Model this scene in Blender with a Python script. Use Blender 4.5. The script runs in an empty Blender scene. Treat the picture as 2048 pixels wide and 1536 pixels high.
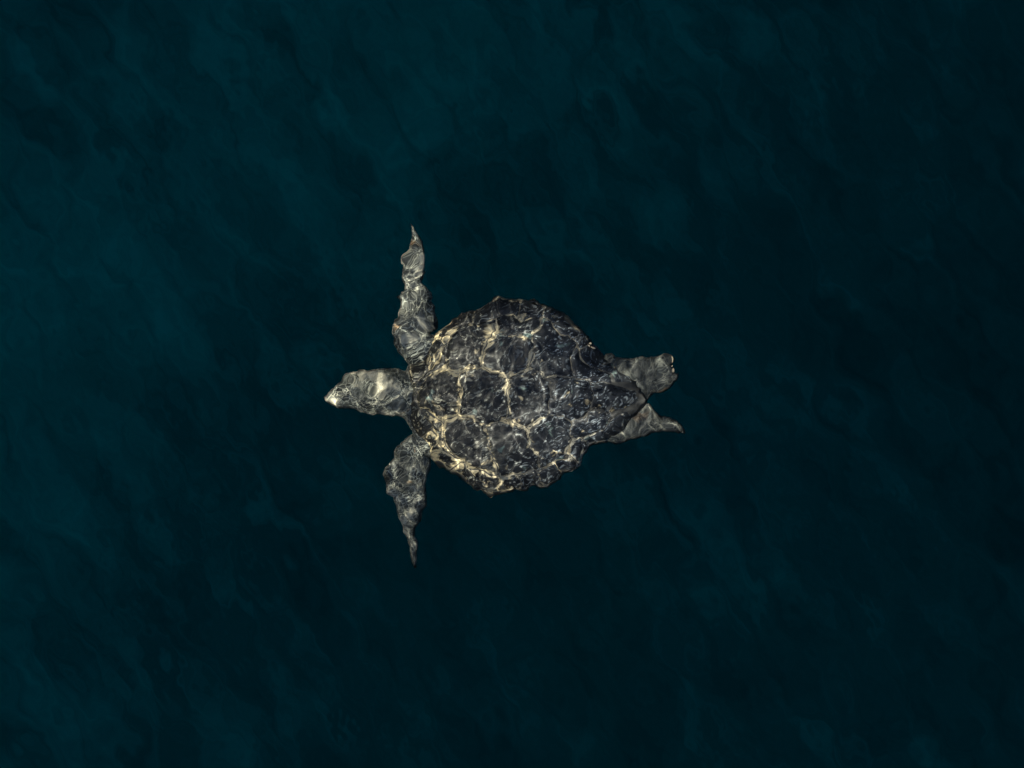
import bpy, math, random
import numpy as np
from mathutils import Vector, noise
from mathutils.geometry import delaunay_2d_cdt

scene = bpy.context.scene
R = math.radians
random.seed(7)

# ------------------------------------------------------------------ camera
S = 600.0                    # photo pixels per metre at the turtle's depth
CAM_H = 7.0                  # drone height above the water
ZREF = -0.68                 # depth of the turtle
cam_d = bpy.data.cameras.new('camera')
cam = bpy.data.objects.new('camera', cam_d)
scene.collection.objects.link(cam)
cam.location = (0, 0, CAM_H)
cam.rotation_euler = (0, 0, 0)
cam_d.sensor_width = 36
cam_d.lens = 36 * (CAM_H - ZREF / 1.333) / (2048 / S)
cam_d.clip_end = 500
scene.camera = cam

# ------------------------------------------------------------------ sun and sky
SUN_EL, SUN_AZ = 55.0, 166.0          # azimuth: direction TO the sun, measured from +x towards +y
world = bpy.data.worlds.new('World'); scene.world = world
world.use_nodes = True
wn = world.node_tree.nodes; wl = world.node_tree.links
wn.clear()
wo = wn.new('ShaderNodeOutputWorld'); bg = wn.new('ShaderNodeBackground'); sky = wn.new('ShaderNodeTexSky')
sky.sky_type = 'NISHITA'; sky.sun_disc = False
sky.sun_elevation = R(SUN_EL); sky.sun_rotation = R(90 - SUN_AZ)
bg.inputs['Strength'].default_value = 0.05
wl.new(sky.outputs[0], bg.inputs[0]); wl.new(bg.outputs[0], wo.inputs[0])

sun_d = bpy.data.lights.new('sun', 'SUN'); sun_d.energy = 5.0; sun_d.angle = R(0.5); sun_d.color = (1.0, 0.90, 0.72)
sun_d.cycles.is_caustics_light = True           # the sun's light is focused by the ripples
sun = bpy.data.objects.new('sun', sun_d); scene.collection.objects.link(sun)
to_sun = Vector((math.cos(R(SUN_EL)) * math.cos(R(SUN_AZ)), math.cos(R(SUN_EL)) * math.sin(R(SUN_AZ)), math.sin(R(SUN_EL))))
sun.rotation_euler = to_sun.to_track_quat('Z', 'Y').to_euler()
sun.location = to_sun * 20

vs = scene.view_settings
vs.view_transform = 'Standard'; vs.look = 'None'; vs.gamma = 1.0; vs.use_curve_mapping = False
vs.exposure = 1.6

# ------------------------------------------------------------------ node helpers
class NT:
    def __init__(self, name):
        self.m = bpy.data.materials.new(name); self.m.use_nodes = True
        self.t = self.m.node_tree; self.n = self.t.nodes; self.n.clear()
        self.out = self.n.new('ShaderNodeOutputMaterial')
    def link(self, a, b): self.t.links.new(a, b)
    def put(self, sock, v):
        if hasattr(v, 'is_linked') or hasattr(v, 'links'): self.link(v, sock)
        elif v is not None: sock.default_value = v
    def math(self, op, a, b=None, c=None, clamp=False):
        n = self.n.new('ShaderNodeMath'); n.operation = op; n.use_clamp = clamp
        for i, v in enumerate((a, b, c)):
            if v is not None: self.put(n.inputs[i], v)
        return n.outputs[0]
    def vmath(self, op, a, b=None, scale=None):
        n = self.n.new('ShaderNodeVectorMath'); n.operation = op
        self.put(n.inputs[0], a)
        if b is not None: self.put(n.inputs[1], b)
        if scale is not None: self.put(n.inputs['Scale'], scale)
        return n.outputs['Value'] if op in ('LENGTH', 'DOT_PRODUCT', 'DISTANCE') else n.outputs['Vector']
    def mapping(self, v, loc=(0,0,0), rot=(0,0,0), scale=(1,1,1)):
        n = self.n.new('ShaderNodeMapping'); self.put(n.inputs['Vector'], v)
        n.inputs['Location'].default_value = loc; n.inputs['Rotation'].default_value = rot; n.inputs['Scale'].default_value = scale
        return n.outputs[0]
    def stretch(self, v, deg, along, across):
        """turn the pattern by deg, then draw it out along that direction"""
        return self.mapping(self.mapping(v, rot=(0, 0, R(-deg))), scale=(along, across, 1.0))
    def noise(self, v, scale, detail=2, rough=0.5, dim='3D', out='Fac', dist=0.0):
        n = self.n.new('ShaderNodeTexNoise'); n.noise_dimensions = dim
        self.put(n.inputs['Vector'], v); n.inputs['Scale'].default_value = scale
        n.inputs['Detail'].default_value = detail; n.inputs['Roughness'].default_value = rough
        n.inputs['Distortion'].default_value = dist
        return n.outputs[out]
    def vor(self, v, scale, feature='DISTANCE_TO_EDGE', dim='3D', out='Distance', rnd=1.0):
        n = self.n.new('ShaderNodeTexVoronoi'); n.voronoi_dimensions = dim; n.feature = feature
        self.put(n.inputs['Vector'], v); n.inputs['Scale'].default_value = scale; n.inputs['Randomness'].default_value = rnd
        return n.outputs[out]
    def ramp(self, f, stops, interp='LINEAR'):
        n = self.n.new('ShaderNodeValToRGB'); e = n.color_ramp.elements; n.color_ramp.interpolation = interp
        while len(e) > 1: e.remove(e[-1])
        e[0].position = stops[0][0]; e[0].color = tuple(stops[0][1]) + (1,)
        for p, c in stops[1:]:
            x = e.new(p); x.color = tuple(c) + (1,)
        self.put(n.inputs[0], f)
        return n.outputs[0]
    def rng(self, f, a, b, c=0.0, d=1.0, smooth=False):
        n = self.n.new('ShaderNodeMapRange'); n.clamp = True
        if smooth: n.interpolation_type = 'SMOOTHSTEP'
        self.put(n.inputs[0], f)
        for i, v in enumerate((a, b, c, d)): n.inputs[i+1].default_value = v
        return n.outputs[0]
    def mix(self, f, a, b, blend='MIX'):
        n = self.n.new('ShaderNodeMix'); n.data_type = 'RGBA'; n.blend_type = blend
        self.put(n.inputs[0], f)
        for s, v in ((n.inputs[6], a), (n.inputs[7], b)):
            self.put(s, tuple(v) + (1,) if isinstance(v, tuple) and len(v) == 3 else v)
        return n.outputs[2]
    def pos(self):
        return self.n.new('ShaderNodeNewGeometry').outputs['Position']
    def obj(self):
        return self.n.new('ShaderNodeTexCoord').outputs['Object']
    def surface(self, col, rough=0.5, height=None, bump=0.3, dist=0.004, spec=0.25):
        p = self.n.new('ShaderNodeBsdfPrincipled')
        self.put(p.inputs['Base Color'], tuple(col) + (1,) if isinstance(col, tuple) else col)
        self.put(p.inputs['Roughness'], rough); p.inputs['Specular IOR Level'].default_value = spec
        if height is not None:
            b = self.n.new('ShaderNodeBump'); b.inputs['Strength'].default_value = bump; b.inputs['Distance'].default_value = dist
            self.put(b.inputs['Height'], height); self.link(b.outputs[0], p.inputs['Normal'])
        self.link(p.outputs[0], self.out.inputs['Surface'])
        return self.m

# ------------------------------------------------------------------ water surface
def axis(fine, step, far):
    """grid lines: even over the ripples one can see, ever wider apart out to the far edge"""
    a = list(np.arange(0, fine, step)); d = step
    while a[-1] < far:
        d *= 1.006 if a[-1] < fine * 2.1 else 1.12; a.append(a[-1] + d)
    return np.array([-v for v in a[:0:-1]] + a)

def water_surface():
    gx, gy = np.meshgrid(axis(1.05, 0.0043, 45), axis(0.82, 0.0043, 45))
    hz = np.zeros_like(gx); rs = np.random.RandomState(83)
    rad = np.hypot(gx, gy)
    for lam, slope, nw, spread in WAVES:
        fade = np.clip((lam * 22 - (rad - (2.4 if lam > .035 else 1.1))) / (lam * 12), 0, 1)
        part = np.zeros_like(gx)
        for k in range(nw):
            an = R(WIND) + rs.normal(0, spread); L = lam * rs.uniform(0.68, 1.45); kk = 2 * math.pi / L
            part += slope / kk * math.sqrt(2.0 / nw) * np.sin(kk * (gx * math.cos(an) + gy * math.sin(an)) + rs.uniform(0, 6.28))
        # wave groups: patches of livelier and calmer water
        env = 0.75 + 0.45 * np.sin(gx * 2.1 / math.sqrt(lam + .1) + rs.uniform(0, 6)) * np.sin(gy * 1.7 / math.sqrt(lam + .1) + rs.uniform(0, 6))
        hz += part * env * fade
    ny, nx = gx.shape
    v = np.stack([gx, gy, hz], -1).reshape(-1, 3); idx = np.arange(nx * ny).reshape(ny, nx)
    f = np.stack([idx[:-1, :-1], idx[:-1, 1:], idx[1:, 1:], idx[1:, :-1]], -1).reshape(-1, 4)
    me = bpy.data.meshes.new('water')
    me.vertices.add(len(v)); me.vertices.foreach_set('co', v.ravel())
    me.loops.add(f.size); me.loops.foreach_set('vertex_index', f.ravel())
    me.polygons.add(len(f)); me.polygons.foreach_set('loop_start', np.arange(0, f.size, 4)); me.polygons.foreach_set('loop_total', np.full(len(f), 4))
    me.polygons.foreach_set('use_smooth', np.ones(len(f), bool))
    me.update(calc_edges=True)
    t = NT('sea_water')
    gl = t.n.new('ShaderNodeBsdfRefraction'); gl.inputs['IOR'].default_value = 1.333; gl.inputs['Roughness'].default_value = 0.0; gl.inputs['Color'].default_value = (0.97, 1.0, 1.0, 1)
    t.link(gl.outputs[0], t.out.inputs['Surface'])
    me.materials.append(t.m)
    o = bpy.data.objects.new('water', me); scene.collection.objects.link(o)
    o['kind'] = 'structure'; o['label'] = 'clear dark teal sea with small ripples over the turtle'
    o.cycles.is_caustics_caster = True
    return o
WIND = -38
WAVES = ((0.75, 0.010, 7, 0.6), (0.34, 0.018, 10, 0.8), (0.19, 0.046, 16, 1.0), (0.11, 0.046, 18, 1.2), (0.055, 0.020, 18, 1.5), (0.030, 0.017, 18, 1.5))
water_surface()

# ------------------------------------------------------------------ the dark bottom below
BED = -2.7
def seabed():
    t = NT('seabed'); p = t.pos()
    st = t.stretch(p, -56, 0.55, 1.7)
    c = t.noise(st, 4.2, 5, 0.66, dist=0.3)  # diagonal streaks painted in for the light and dark of rippled water
    big = t.noise(t.mapping(p, loc=(0.9, 0.2, 0)), 0.42, 2, 0.5)
    sx = t.n.new('ShaderNodeSeparateXYZ'); t.link(p, sx.inputs[0])
    side_shade = t.rng(sx.outputs[0], -2.6, 2.6, 1.0, 0.0)                               # bed colour painted darker rightwards, for the turtle's shadow and dimmer water
    f = t.math('ADD', t.math('MULTIPLY', t.rng(c, 0.25, 0.75), 0.54), t.math('MULTIPLY', t.rng(big, 0.30, 0.70), 0.26))
    f = t.math('MULTIPLY_ADD', side_shade, 0.24, f)
    return t.surface(t.ramp(f, [(0.0, (0.0003, 0.013, 0.014)), (0.5, (0.0006, 0.035, 0.037)), (1.0, (0.0012, 0.090, 0.092))]), 0.95, spec=0.0)  # teal glow of the deep water put into the bed's colour
n = 160; sb_v, sb_f = [], []
for j in range(n + 1):
    for i in range(n + 1):
        x, y = ((2 * q / n - 1) for q in (i, j)); x, y = (math.copysign(abs(q) ** 2.2, q) * 45 for q in (x, y))
        sb_v.append((x, y, BED + 0.22 * noise.noise((x * .5, y * .5, 3)) + 0.07 * noise.noise((x * 1.7, y * 1.7, 8))))
for j in range(n):
    for i in range(n):
        a = j * (n + 1) + i; sb_f.append((a, a + 1, a + n + 2, a + n + 1))
me = bpy.data.meshes.new('seabed'); me.from_pydata(sb_v, [], sb_f); me.materials.append(seabed())
me.polygons.foreach_set('use_smooth', [True] * len(me.polygons))
sbo = bpy.data.objects.new('seabed', me); scene.collection.objects.link(sbo)
sbo['kind'] = 'structure'; sbo['label'] = 'dark seabed below the turtle'

# ------------------------------------------------------------------ turtle: outlines in photo pixels
flipper_up = [(826,721),(820,715),(814,703),(800,694),(791,680),(786,664),(787,651),(793,639),(796,627),(798,618),(793,614),(791,609),(797,602),
  (804,594),(803,573),(801,557),(803,531),(805,510),(812,492),(820,473),(820,457),(819,444),(825,450),(832,461),(839,475),(842,496),(843,508),(845,518),
  (847,531),(848,541),(852,543),(857,539),(856,545),(853,552),(853,565),(857,574),(865,582),(869,590),(871,600),(869,608),(875,614),(877,629),(875,643),(865,655),(855,662)]
flipper_lo = [(860,921),(864,928),(864,938),(857,951),(854,962),(850,968),(852,974),(855,985),(853,998),(853,1010),(847,1022),(845,1041),(836,1050),(832,1057),
  (832,1072),(835,1084),(833,1100),(831,1108),(829,1119),(825,1137),(821,1134),(814,1121),(813,1108),(813,1090),(807,1072),(804,1049),(796,1031),(792,1014),(786,1000),
  (785,990),(779,990),(773,985),(775,971),(774,957),(769,950),(769,942),(777,924),(787,914),(783,903),(787,893),(797,881),(810,872),(824,867)]
head = [(812,847),(803,839),(788,835),(771,829),(759,828),(735,827),(724,824),(700,820),(677,818),(667,814),(659,809),(654,805),(649,799),(647,790),(654,782),(664,772),
  (673,763),(682,754),(693,748),(706,746),(718,744),(735,743),(757,741),(776,742),(792,738),(806,739),(815,737)]
rear_up = [(1195,705),(1204,713),(1217,706),(1226,712),(1246,715),(1256,716),(1265,720),(1282,717),(1289,715),(1299,719),(1317,716),(1324,710),(1343,711),(1352,717),(1348,723),
  (1338,727),(1348,734),(1351,743),(1362,746),(1366,756),(1360,764),(1350,769),(1343,779),(1328,785),(1314,784),(1303,787),(1295,795),(1287,802)]
rear_lo = [(1289,806),(1300,806),(1308,816),(1315,824),(1325,829),(1341,832),(1351,838),(1356,845),(1367,853),(1370,861),(1361,860),(1348,867),(1330,866),(1312,869),(1285,873),
  (1262,875),(1235,881),(1207,888)]
# the skin body is one closed outline; between the limbs it runs under the carapace
body_px = (flipper_up + [(880,668),(930,640),(1010,625),(1090,640),(1150,672)] + rear_up + rear_lo +
           [(1160,892),(1110,930),(1020,955),(940,945),(885,918)] + flipper_lo + head)
shell_px = [(815,741),(826,722),(843,702),(858,680),(866,662),(879,646),(897,633),(915,622),(936,615),(955,614),(968,614),(974,605),(985,597),(998,594),(1010,597),(1022,600),
  (1040,600),(1056,602),(1069,597),(1076,605),(1096,609),(1112,616),(1124,626),(1138,638),(1156,648),(1162,657),(1175,668),(1185,681),(1193,697),(1199,710),(1222,722),(1248,742),
  (1272,768),(1288,790),(1292,802),(1282,815),(1268,832),(1248,853),(1228,872),(1208,887),(1186,893),(1178,902),(1166,908),(1158,922),(1156,934),(1146,940),(1128,946),(1118,957),
  (1104,969),(1082,973),(1068,970),(1050,980),(1030,982),(1010,984),(992,989),(970,983),(950,975),(928,963),(905,953),(880,938),(866,924),(856,905),(846,884),(833,870),(824,856),(812,838),(806,815),(805,788),(808,762)]

def resample(poly, step, jag=0.0, seed=0.0):
    """closed outline at even steps, with fine raggedness where the water bends the edge"""
    P = np.array(poly, float); Q = np.vstack([P, P[:1]])
    out = []
    for a, b in zip(Q[:-1], Q[1:]):
        m = max(1, int(round(np.hypot(*(b - a)) / step)))
        for k in range(m): out.append(a + (b - a) * k / m)
    out = np.array(out)
    sm = (np.roll(out, 1, 0) + 2 * out + np.roll(out, -1, 0)) / 4
    out = 0.35 * out + 0.65 * sm
    if jag:
        for q in out:
            q += np.array([noise.noise((q[0] * .12, q[1] * .12, seed)), noise.noise((q[0] * .12, q[1] * .12, seed + 9))]) * jag
            q += np.array([noise.noise((q[0] * .35, q[1] * .35, seed + 4)), noise.noise((q[0] * .35, q[1] * .35, seed + 13))]) * jag * .5
    return out

def inside(poly, pts):
    x, y = pts[:, 0], pts[:, 1]; c = np.zeros(len(pts), bool)
    A = poly; B = np.roll(poly, -1, 0)
    for (x0, y0), (x1, y1) in zip(A, B):
        if y0 == y1: continue
        m = ((y0 > y) != (y1 > y)) & (x < (x1 - x0) * (y - y0) / (y1 - y0) + x0)
        c ^= m
    return c

def edge_dist(poly, pts):
    A = poly; B = np.roll(poly, -1, 0); best = np.full(len(pts), 1e9)
    for a, b in zip(A, B):
        ab = b - a; L = max(ab @ ab, 1e-9)
        tt = np.clip(((pts - a) @ ab) / L, 0, 1)[:, None]
        best = np.minimum(best, np.hypot(*(pts - a - tt * ab).T))
    return best

def fill(poly, step):
    """boundary points + staggered inner points, triangulated; returns pts, tris, boundary count"""
    lo, hi = poly.min(0), poly.max(0); g = []
    y = lo[1]; r = 0
    while y < hi[1]:
        xs = np.arange(lo[0] + (step / 2 if r % 2 else 0), hi[0], step)
        g.append(np.stack([xs, np.full(len(xs), y)], 1)); y += step * .87; r += 1
    g = np.vstack(g); g = g[inside(poly, g)]
    if len(g): g = g[edge_dist(poly, g) > step * .6]
    nb = len(poly)
    allp = [Vector(p) for p in poly] + [Vector(p) for p in g]
    vv, _, ff, *_ = delaunay_2d_cdt(allp, [], [list(range(nb))], 1, 1e-4)
    return np.array([(p.x, p.y) for p in vv]), [tuple(f) for f in ff]

DZ = 0.05                   # the turtle's depths below are set from here down
def world_pt(px, py, z):
    z += DZ
    k = (CAM_H - z / 1.333) / (CAM_H - ZREF / 1.333) / S      # water lifts what lies in it
    return ((px - 1024) * k, (768 - py) * k, z)

def limb_depth(px, py):
    """how deep the middle of the body lies: limbs reach a little below the shell"""
    z = -0.755
    if px < 880 and py < 700: z -= 0.10 * ((700 - py) / 255) ** 1.3
    if px < 880 and py > 890: z -= 0.13 * ((py - 890) / 245) ** 1.3
    if px > 1230: z -= 0.05 * (px - 1230) / 140
    if px < 800: z += 0.03 * min(1, (800 - px) / 60) * (1 if 735 < py < 850 else 0)
    return z

def gauss(px, py, cx, cy, sx, sy): return math.exp(-((px - cx) / sx) ** 2 - ((py - cy) / sy) ** 2)

def build(name, verts, faces, mat, parent, smooth=True):
    me = bpy.data.meshes.new(name); me.from_pydata(verts, [], faces); me.update()
    if smooth: me.polygons.foreach_set('use_smooth', [True] * len(me.polygons))
    me.materials.append(mat)
    o = bpy.data.objects.new(name, me); scene.collection.objects.link(o); o.parent = parent; o.cycles.is_caustics_receiver = True
    return o

# ------------------------------------------------------------------ turtle materials
def skin_mat():
    t = NT('turtle_skin'); p = t.obj()
    w = t.vmath('SUBTRACT', t.noise(p, 14, 3, 0.6, out='Color'), (0.5, 0.5, 0.5))
    q = t.vmath('ADD', p, t.vmath('SCALE', w, scale=0.06))
    sc = t.vor(t.stretch(q, 35, 1.0, 1.6), 60)          # polygonal scales
    edge = t.rng(sc, 0.0, 0.12, 1.0, 0.0, True)
    tone = t.noise(p, 15, 4, 0.65)
    base = t.ramp(tone, [(0.38, (0.012, 0.015, 0.016)), (0.51, (0.038, 0.042, 0.040)), (0.66, (0.14, 0.142, 0.126))])
    pale = t.ramp(t.noise(p, 24, 2), [(0.35, (0.25, 0.275, 0.255)), (0.65, (0.40, 0.395, 0.32))])
    vis = t.rng(t.noise(p, 17, 2), 0.40, 0.60, 0.15, 0.8)
    col = t.mix(t.math('MULTIPLY', edge, vis), base, pale)
    blot = t.rng(t.noise(q, 15, 3, 0.55), 0.59, 0.68, 0.0, 0.8, True)
    col = t.mix(blot, col, (0.36, 0.34, 0.27))
    och = t.rng(t.noise(t.mapping(q, loc=(3, 1, 0)), 14, 2), 0.66, 0.74, 0.0, 0.5, True)
    col = t.mix(och, col, (0.24, 0.14, 0.06))
    sx = t.n.new('ShaderNodeSeparateXYZ'); t.link(p, sx.inputs[0])
    col = t.mix(t.rng(sx.outputs[0], 0.22, 0.36, 0.0, 0.72), col, (0.020, 0.023, 0.026))   # hind limbs are darker
    h = t.math('ADD', sc, t.math('MULTIPLY', tone, 0.6))
    return t.surface(col, 0.6, h, 0.4, 0.007)

def scute_mat(i):
    t = NT('scute_%d' % i); p = t.obj()
    w = t.vmath('SUBTRACT', t.noise(p, 11, 3, 0.6, out='Color'), (0.5, 0.5, 0.5))
    q = t.vmath('ADD', p, t.vmath('SCALE', w, scale=0.06))
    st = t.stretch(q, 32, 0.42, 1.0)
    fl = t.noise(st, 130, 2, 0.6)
    glint_flecks = t.rng(fl, 0.55, 0.64, 0.0, 1.0, True)  # pale flecks painted into the shell colour for ripple glints
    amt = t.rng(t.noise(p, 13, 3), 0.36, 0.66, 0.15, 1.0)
    tone = t.noise(q, 22, 4, 0.7)
    sx = t.n.new('ShaderNodeSeparateXYZ'); t.link(p, sx.inputs[0])
    front = t.rng(sx.outputs[0], -0.33, 0.20)                                      # the shell is browner and paler towards the neck
    dark = t.ramp(tone, [(0.32, (0.008, 0.008, 0.009)), (0.52, (0.017, 0.017, 0.016)), (0.72, (0.066, 0.062, 0.047))])
    navy = t.ramp(tone, [(0.32, (0.005, 0.006, 0.010)), (0.52, (0.010, 0.0125, 0.018)), (0.72, (0.038, 0.041, 0.047))])
    base = t.mix(front, dark, navy)
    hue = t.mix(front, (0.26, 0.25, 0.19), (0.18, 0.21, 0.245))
    col = t.mix(t.math('MULTIPLY', glint_flecks, amt), base, hue)
    pl = t.math('MULTIPLY_ADD', front, -0.05, 0.05)
    crm = t.rng(t.math('ADD', t.noise(q, 19, 4, 0.6), pl), 0.63, 0.72, 0.0, 0.8, True)
    col = t.mix(crm, col, (0.40, 0.34, 0.23))
    ra = t.n.new('ShaderNodeAttribute'); ra.attribute_name = 'rim'                 # pale margins, fraying into each plate
    fray = t.math('MULTIPLY', t.math('SUBTRACT', t.noise(st, 75, 3, 0.6), 0.5), 26.0)
    where = t.math('ADD', t.noise(p, 7, 2), t.math('MULTIPLY_ADD', front, -0.13, 0.075))
    wide = t.rng(where, 0.40, 0.66, -6.5, 3.5)
    rim = t.rng(t.math('SUBTRACT', t.math('ADD', ra.outputs['Fac'], fray), wide), 0.0, 3.5, 0.8, 0.0)
    col = t.mix(rim, col, t.mix(front, (0.60, 0.49, 0.28), (0.34, 0.32, 0.27)))
    tl = t.rng(t.noise(t.mapping(q, loc=(5, 2, 0)), 17, 3), 0.64, 0.71, 0.0, 0.5, True)
    col = t.mix(tl, col, (0.15, 0.21, 0.20))
    h = t.math('ADD', t.math('MULTIPLY', fl, 0.4), tone)
    return t.surface(col, 0.5, h, 0.35, 0.006)

def seam_mat():
    t = NT('shell_seam'); p = t.obj()
    a = t.noise(p, 40, 3, 0.6); b = t.noise(p, 9, 3, 0.6)
    col = t.mix(t.rng(b, 0.47, 0.66), (0.05, 0.05, 0.048), (0.42, 0.36, 0.25))
    col = t.mix(t.rng(a, 0.45, 0.62), col, (0.05, 0.05, 0.05))
    sx = t.n.new('ShaderNodeSeparateXYZ'); t.link(p, sx.inputs[0])
    col = t.mix(t.rng(sx.outputs[0], 0.12, 0.34), col, (0.035, 0.036, 0.038))      # darker towards the tail
    return t.surface(col, 0.6, a, 0.5, 0.006)

def barnacle_mat():
    t = NT('barnacle'); p = t.obj()
    return t.surface(t.mix(t.noise(p, 160, 3), (0.20, 0.15, 0.10), (0.42, 0.37, 0.29)), 0.7, t.noise(p, 300), 0.5, 0.002)

SKIN, SEAM, BARN = skin_mat(), seam_mat(), barnacle_mat()
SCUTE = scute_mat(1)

# ------------------------------------------------------------------ turtle
turtle = bpy.data.objects.new('sea_turtle', None)
scene.collection.objects.link(turtle)
turtle['label'] = 'dark mottled sea turtle swimming left with both front flippers spread wide'
turtle['category'] = 'sea turtle'

def inflate(poly, step, zc, thick, rad, under, bumps):
    pts, tris = fill(poly, step)
    d = edge_dist(poly, pts); nP = len(pts)
    top, bot, bmap = [], [], {}
    verts = []
    for i, (x, y) in enumerate(pts):
        H, Rr = thick(x, y), rad(x, y)
        k = min(d[i] / Rr, 1.0); prof = math.sqrt(max(0.0, 1 - (1 - k) ** 2))
        z0 = zc(x, y)
        verts.append(world_pt(x, y, z0 + H * prof + (bumps(x, y) * min(1, d[i] / 8))))
    faces = []
    for f in tris:
        a, b, c = (pts[i] for i in f)
        cr = (b[0] - a[0]) * (c[1] - a[1]) - (b[1] - a[1]) * (c[0] - a[0])
        faces.append(f if cr < 0 else f[::-1])          # photo y runs down
    for i, (x, y) in enumerate(pts):
        if d[i] < 1e-3: bmap[i] = i
        else:
            H, Rr = thick(x, y) * under, rad(x, y)
            k = min(d[i] / Rr, 1.0); prof = math.sqrt(max(0.0, 1 - (1 - k) ** 2))
            bmap[i] = len(verts); verts.append(world_pt(x, y, zc(x, y) - H * prof))
    faces += [tuple(bmap[i] for i in f[::-1]) for f in faces[:]]
    return verts, faces

def body_thick(x, y):
    h = 0.020
    h += 0.050 * gauss(x, y, 715, 785, 60, 45) + 0.035 * gauss(x, y, 790, 790, 50, 60)
    h += 0.055 * gauss(x, y, 1030, 793, 150, 150)
    h += 0.012 * gauss(x, y, 825, 660, 45, 50) + 0.012 * gauss(x, y, 825, 910, 45, 50)
    return h
def body_rad(x, y): return 20 + 25 * gauss(x, y, 730, 785, 70, 60) + 60 * gauss(x, y, 1030, 793, 160, 170)
def body_bump(x, y):
    return 0.010 * noise.noise((x * .035, y * .035, 1.0)) + 0.005 * noise.noise((x * .09, y * .09, 5.0))
def body_zc(x, y): return limb_depth(x, y)

bp = resample(body_px, 2.5, 2.3, 2.0)
bv, bf = inflate(bp, 4.0, body_zc, body_thick, body_rad, 0.8, body_bump)
body = build('body', bv, bf, SKIN, turtle)
body['label'] = 'grey green scaly head, neck and flippers with pale blotches'

# ---- carapace: a low dome with seams, and scutes lying on it
CX, CY = 1040.0, 793.0
sp = resample(shell_px, 3.0, 2.6, 6.0)
def shell_h(x, y, d):
    k = min(d / 150.0, 1.0)
    z = -0.752 + 0.105 * math.sqrt(max(0, 1 - (1 - k) ** 2.1))
    z += 0.012 * math.exp(-((y - 794) / 16) ** 2) * min(1, d / 60)                 # keel
    z += 0.008 * noise.noise((x * .022, y * .022, 2.0))
    return z
pts, tris = fill(sp, 5.0); dd = edge_dist(sp, pts)
verts = [world_pt(x, y, shell_h(x, y, d) - 0.004) for (x, y), d in zip(pts, dd)]
faces = []
for f in tris:
    a, b, c = (pts[i] for i in f)
    cr = (b[0] - a[0]) * (c[1] - a[1]) - (b[1] - a[1]) * (c[0] - a[0])
    faces.append(f if cr < 0 else f[::-1])
bm = {}
for i, (x, y) in enumerate(pts):
    if dd[i] < 1e-3: bm[i] = i
    else: bm[i] = len(verts); verts.append(world_pt(x, y, -0.757 - 0.05 * min(1, dd[i] / 90)))
faces += [tuple(bm[i] for i in f[::-1]) for f in faces[:]]
carapace = build('carapace', verts, faces, SEAM, turtle)
carapace['label'] = 'broad dark carapace with pale seams between its scutes'

def ring(theta, k):
    """point on the shell's outline in direction theta (0 = towards the head, 90 = up in the photo), pulled in by k pixels"""
    dx, dy = -math.cos(R(theta)), -math.sin(R(theta))
    best = 0
    A = sp; B = np.roll(sp, -1, 0)
    for a, b in zip(A, B):
        ex, ey = b - a; det = dx * (-ey) + ex * dy
        if abs(det) < 1e-9: continue
        rx, ry = a[0] - CX, a[1] - CY
        t_ = (rx * (-ey) + ex * ry) / det; s_ = (dx * ry - dy * rx) / det
        if -1e-6 <= s_ <= 1 + 1e-6 and t_ > best: best = t_
    return (CX + dx * (best - k), CY + dy * (best - k))

def warp(p):
    x, y = p
    return (x + 10 * noise.noise((x * .03, y * .03, 11)) + 5 * noise.noise((x * .1, y * .1, 12)),
            y + 10 * noise.noise((x * .03, y * .03, 21)) + 5 * noise.noise((x * .1, y * .1, 22)))

def scute(poly, gap=1.0, bulge=0.0045, step=4.0):
    P = np.array(poly, float)
    ar = 0.5 * np.sum(P[:, 0] * np.roll(P[:, 1], -1) - np.roll(P[:, 0], -1) * P[:, 1])
    if ar < 0: P = P[::-1]
    Q = []
    for a, b in zip(P, np.roll(P, -1, 0)):
        m = max(1, int(np.hypot(*(b - a)) / 4.0))
        for k in range(m): Q.append(a + (b - a) * k / m)
    Q = np.array(Q)
    tg = np.roll(Q, -1, 0) - np.roll(Q, 1, 0); ln = np.hypot(*tg.T)[:, None] + 1e-6
    nrm = np.stack([-tg[:, 1], tg[:, 0]], 1) / ln
    Q = Q + nrm * gap
    Q = np.array([warp(p) for p in Q])
    Q = Q[inside(sp, Q)]
    if len(Q) < 5: return
    p2, tr = fill(Q, step)
    if not tr: return
    d_in = edge_dist(Q, p2); d_sh = np.where(inside(sp, p2), edge_dist(sp, p2), 0.0)
    v, f2 = [], []
    for (x, y), di, ds in zip(p2, d_in, d_sh):
        rise = bulge * (1 - (1 - min(1, di / 7.0)) ** 2) + 0.0025 * noise.noise((x * .12, y * .12, 31)) * min(1, di / 7)
        v.append(world_pt(x, y, shell_h(x, y, ds) - 0.0040 + rise + (0.0 if di < 1e-3 else 0.001)))
    for f in tr:
        a, b, c = (p2[i] for i in f)
        cr = (b[0] - a[0]) * (c[1] - a[1]) - (b[1] - a[1]) * (c[0] - a[0])
        f2.append(f if cr < 0 else f[::-1])
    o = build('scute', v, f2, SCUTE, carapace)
    at = o.data.attributes.new('rim', 'FLOAT', 'POINT'); at.data.foreach_set('value', [float(x) for x in d_in])

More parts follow.
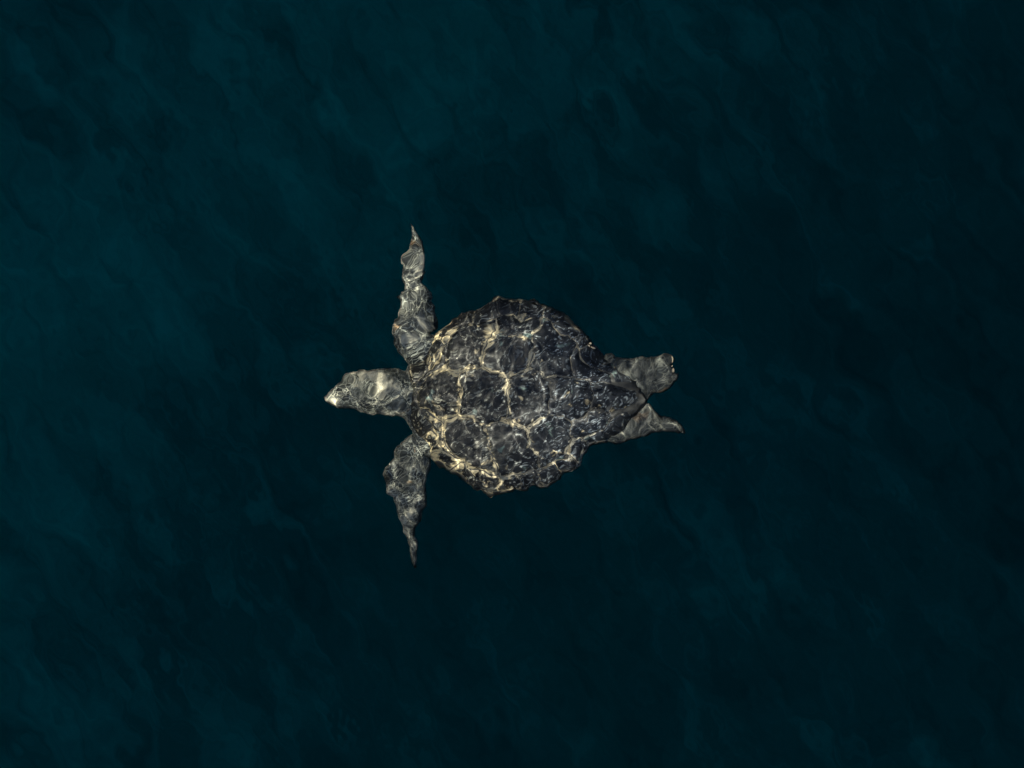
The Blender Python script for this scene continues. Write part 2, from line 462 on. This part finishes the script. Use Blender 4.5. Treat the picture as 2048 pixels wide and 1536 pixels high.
MID = 793
xb = [838, 922, 1012, 1100, 1185, 1272]; hb = [30, 38, 42, 38, 27, 9]
xm = [884, 968, 1057, 1142, 1224]; ha = [50, 58, 57, 45, 27]
for i in range(5):                                              # vertebral scutes
    up = [(xb[i], MID - hb[i]), (xm[i], MID - ha[i]), (xb[i+1], MID - hb[i+1])]
    dn = [(xb[i+1], MID + hb[i+1]), (xm[i], MID + ha[i]), (xb[i], MID + hb[i])]
    scute(up + dn)
IN = 31
seps = [13, 44, 74, 104, 137, 166]
for s in (-1, 1):                                               # costal scutes
    def rr(th, k=IN): return ring(th if s < 0 else -th, k)
    for j in range(5):
        med = ([(xb[0], MID + s * hb[0]), (xm[0], MID + s * ha[0])] if j == 0 else
               [(xm[j-1], MID + s * ha[j-1]), (xb[j], MID + s * hb[j]), (xm[j], MID + s * ha[j])])
        arc = [rr(seps[j] + (seps[j+1] - seps[j]) * k / 6) for k in range(7)]
        scute(med + arc[::-1])
    M = 12                                                      # marginal scutes
    for k in range(M):
        a0, a1 = 8 + (172 - 8) * k / M, 8 + (172 - 8) * (k + 1) / M
        o_ = [rr(a0 + (a1 - a0) * q / 4, 2.0) for q in range(5)]
        i_ = [rr(a0 + (a1 - a0) * q / 4, IN) for q in range(5)]
        scute(o_ + i_[::-1], gap=0.6, bulge=0.0035, step=4.5)
scute([ring(-8 + 16 * q / 4, 2) for q in range(5)] + [ring(8 - 16 * q / 4, IN) for q in range(5)], gap=0.6, bulge=0.0035)   # nuchal

# ---- barnacles: the pale knots at the shell's rear edge ; the same knobs mark white spots on a hind flipper
def barnacle(px, py, r, z, sq=1.0, rot=0.0):
    v, f = [], []
    prof = [(1.0, 0.0), (0.85, 0.35), (0.62, 0.60), (0.42, 0.62), (0.30, 0.40)]
    N = 10; x0, y0, _ = world_pt(px, py, z)
    for rr_, hh in prof:
        for k in range(N):
            an = 2 * math.pi * k / N; q = r * rr_ * (1 + .14 * math.sin(3 * an + px))
            ax, ay = q * math.cos(an), q * sq * math.sin(an)
            v.append((x0 + ax * math.cos(rot) - ay * math.sin(rot), y0 + ax * math.sin(rot) + ay * math.cos(rot), z + DZ + r * hh))
    for j in range(len(prof) - 1):
        for k in range(N):
            f.append((j * N + k, j * N + (k + 1) % N, (j + 1) * N + (k + 1) % N, (j + 1) * N + k))
    f.append(tuple((len(prof) - 1) * N + k for k in range(N)))
    o = build('barnacle', v, f, BARN, turtle)
for px, py, r, z in ((1186,692,.0050,-.724),(1182,699,.0055,-.718),(1188,702,.0045,-.724),(1184,707,.004,-.718)):
    barnacle(px, py, r, z)
barnacle(1343, 718, .0075, -.783, .6, R(70)); barnacle(1343, 731, .006, -.783, .7); barnacle(1348, 741, .008, -.785, .8)
